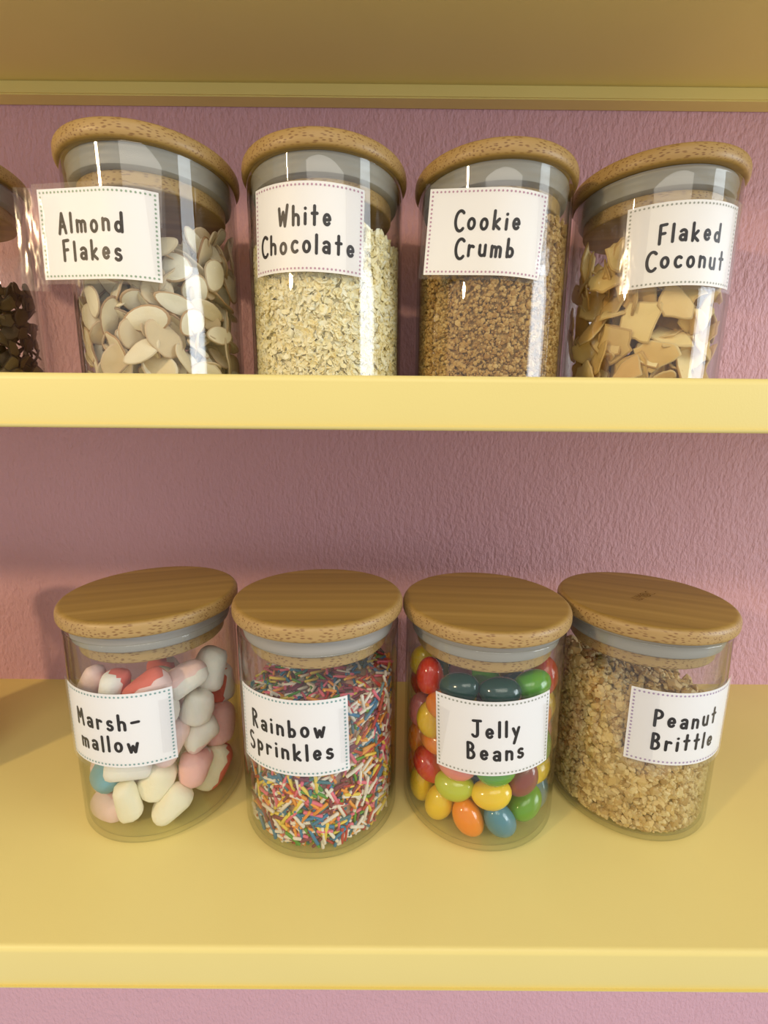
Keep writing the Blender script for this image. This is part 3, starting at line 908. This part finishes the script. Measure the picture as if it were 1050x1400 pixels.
def filling(key, stuff_name, stuff_label, stuff_cat, protos, mats, hfun, n_stuff, size_s, seed, solo=None, half=1.95, flat=0.0, smooth=False, rin=.0392, rout=None):
    r = np.random.default_rng(seed); az0 = jar_az(key)
    V, T, I = bake(protos, grains(n_stuff, protos, r, hfun, az0, half, size_s, rin, flat, None, rout), core_V(hfun, rin + .0004, seed=seed), len(mats) - 1)
    o = obj(stuff_name, fast_mesh(stuff_name, V, T, mats, smooth, I), loc=JARS[key]); tag(o, stuff_label, stuff_cat, kind='stuff')
    if solo:
        name, n_solo, size, labels, cat, groups, avoid = solo
        mes = [fast_mesh(name, v, f, mats[mi], smooth) for (v, f, mi) in protos]
        for (k, R, p) in grains(n_solo, protos, r, hfun, az0, 1.15, size, RC - .0006, max(flat, .35), avoid):
            put(name, mes[k], key, R, p, labels[protos[k][2]] + ', ' + where(key, p), cat, groups[protos[k][2]])
    return o

# sugar strands
SC_ = dict(white=(.82, .74, .62, 1), red=(.50, .05, .05, 1), pink=(.78, .16, .24, 1), yellow=(.83, .62, .10, 1), orange=(.82, .32, .06, 1), blue=(.04, .20, .36, 1), green=(.10, .30, .04, 1), maroon=(.22, .04, .07, 1), teal=(.07, .19, .22, 1))
smats = [mat_plain('strand_' + k, c, .5, .35) for k, c in SC_.items()]
smats.append(mat_plain('strand_core', (.54, .33, .25, 1), .6, .3))
wts = dict(white=9, red=3, pink=4, yellow=3, orange=4, blue=4, green=2, maroon=3, teal=2)
protos = []
for i, k in enumerate(SC_):
    for j in range(wts[k]):
        v, f = rod(i*10 + j); protos.append((v*(1, 1, 1), f, i))
sn = list(SC_)
filling('sprink', 'sugar_strands', 'bed of multicoloured sugar strands filling the Rainbow Sprinkles jar', 'sugar strands', protos, smats, lambda a, q: .081 + .006*math.sin(a)*q/.04 + .0015*math.sin(5*a), 2000,
        lambda r: r.uniform(.0036, .0050), 21, ('sugar_strand', 300, lambda r: r.uniform(.0042, .0054), [f'thin {k} sugar strand in the Rainbow Sprinkles jar' for k in sn], 'sugar strand', [f'{k} sugar strands in the jar' for k in sn], label_zone(*CARDS['sprink'])), flat=.93, smooth=True, rin=.0386, rout=RC - .0012)
# white chocolate shavings
wm = [mat_plain('white_chocolate', (.96, .86, .52, 1), .5, .35, .1, var=[(.97, .90, .66, 1), (.93, .78, .40, 1), (.97, .92, .72, 1)], island=True)]
wo = [mat_plain('white_chocolate_scrap', (.96, .87, .58, 1), .5, .35, .1, var=[(.97, .92, .72, 1), (.93, .80, .46, 1)])]
protos = [(*shaving(s), 0) for s in range(8)]
hw = lambda a, q: .080 + .004*math.sin(a + .6)*q/.04 + .002*math.sin(4*a)
filling('white', 'white_chocolate_shavings', 'bed of fine pale shavings filling the White Chocolate jar', 'chocolate shavings', protos, wm, hw, 6000, lambda r: r.uniform(.0015, .0033), 22, half=1.9, flat=.68)
rg_ = np.random.default_rng(31); mes = [fast_mesh('chocolate_shaving', v, f, wo[0], True) for (v, f, _) in protos]
for (k, R, p) in grains(280, protos, rg_, hw, jar_az('white'), 1.2, lambda r: r.uniform(.0030, .0048), RC - .002, .7, label_zone(*CARDS['white'])):
    put('chocolate_shaving', mes[k], 'white', R, p, bulk(np.linalg.norm(R[:, 0]), (.0036, .0042), ('small', 'medium', 'large')) + ' curled pale shaving in the White Chocolate jar, ' + where('white', p), 'chocolate shaving', 'larger shavings in the white chocolate jar')
# cookie crumbs
cm = [mat_plain('cookie_crumb', (.44, .26, .085, 1), .8, .2, var=[(.58, .38, .14, 1), (.36, .19, .05, 1), (.64, .45, .19, 1), (.48, .29, .09, 1)], island=True)]
protos = [(chunk(s), ICO1F, 0) for s in range(8)]
hc = lambda a, q: .084 + .012*math.sin(a)*q/.04 + .002*math.sin(3*a)
crumbs = filling('cookie', 'cookie_crumbs', 'fine golden brown crumbs filling the Cookie Crumb jar', 'crumbs', protos, cm, hc, 9000, lambda r: r.uniform(.0005, .0013) if r.uniform() < .9 else r.uniform(.0013, .0021), 23, half=1.9)
o = obj('biscuit_crumbs', crumbs.data, loc=JARS['neighbour']); tag(o, 'brown crumbs in the jar standing beside the marshmallow jar', 'crumbs', kind='stuff')
# peanut brittle
pm = [mat_plain('brittle_crumb', (.62, .43, .16, 1), .55, .35, .1, var=[(.72, .55, .26, 1), (.34, .19, .05, 1), (.76, .60, .31, 1), (.52, .33, .11, 1)], island=True)]
po = mat_plain('brittle_piece', (.68, .49, .21, 1), .5, .35, .1, var=[(.78, .60, .29, 1), (.44, .26, .08, 1), (.70, .50, .20, 1)])
protos = [(chunk(60 + s, 1, .85, .7, .2), ICO1F, 0) for s in range(8)]
hp = lambda a, q: .079 - .010*math.sin(a)*q/.04 + .002*math.sin(3*a)
filling('peanut', 'brittle_crumbs', 'bed of small tan crumbs filling the Peanut Brittle jar', 'brittle crumbs', protos, pm, hp, 4200, lambda r: r.uniform(.0010, .0026), 24, half=1.95)
rg_ = np.random.default_rng(33); mes = [fast_mesh('brittle_piece', v, f, po, False) for (v, f, _) in protos]
for (k, R, p) in grains(290, protos, rg_, hp, jar_az('peanut'), 1.2, lambda r: r.uniform(.0024, .0048), RC - .003, .3, label_zone(*CARDS['peanut'])):
    put('brittle_piece', mes[k], 'peanut', R, p, bulk(np.linalg.norm(R[:, 0]), (.0031, .0039), ('small', 'medium', 'large')) + ' tan piece in the Peanut Brittle jar, ' + where('peanut', p), 'brittle piece', 'larger pieces in the peanut brittle jar')
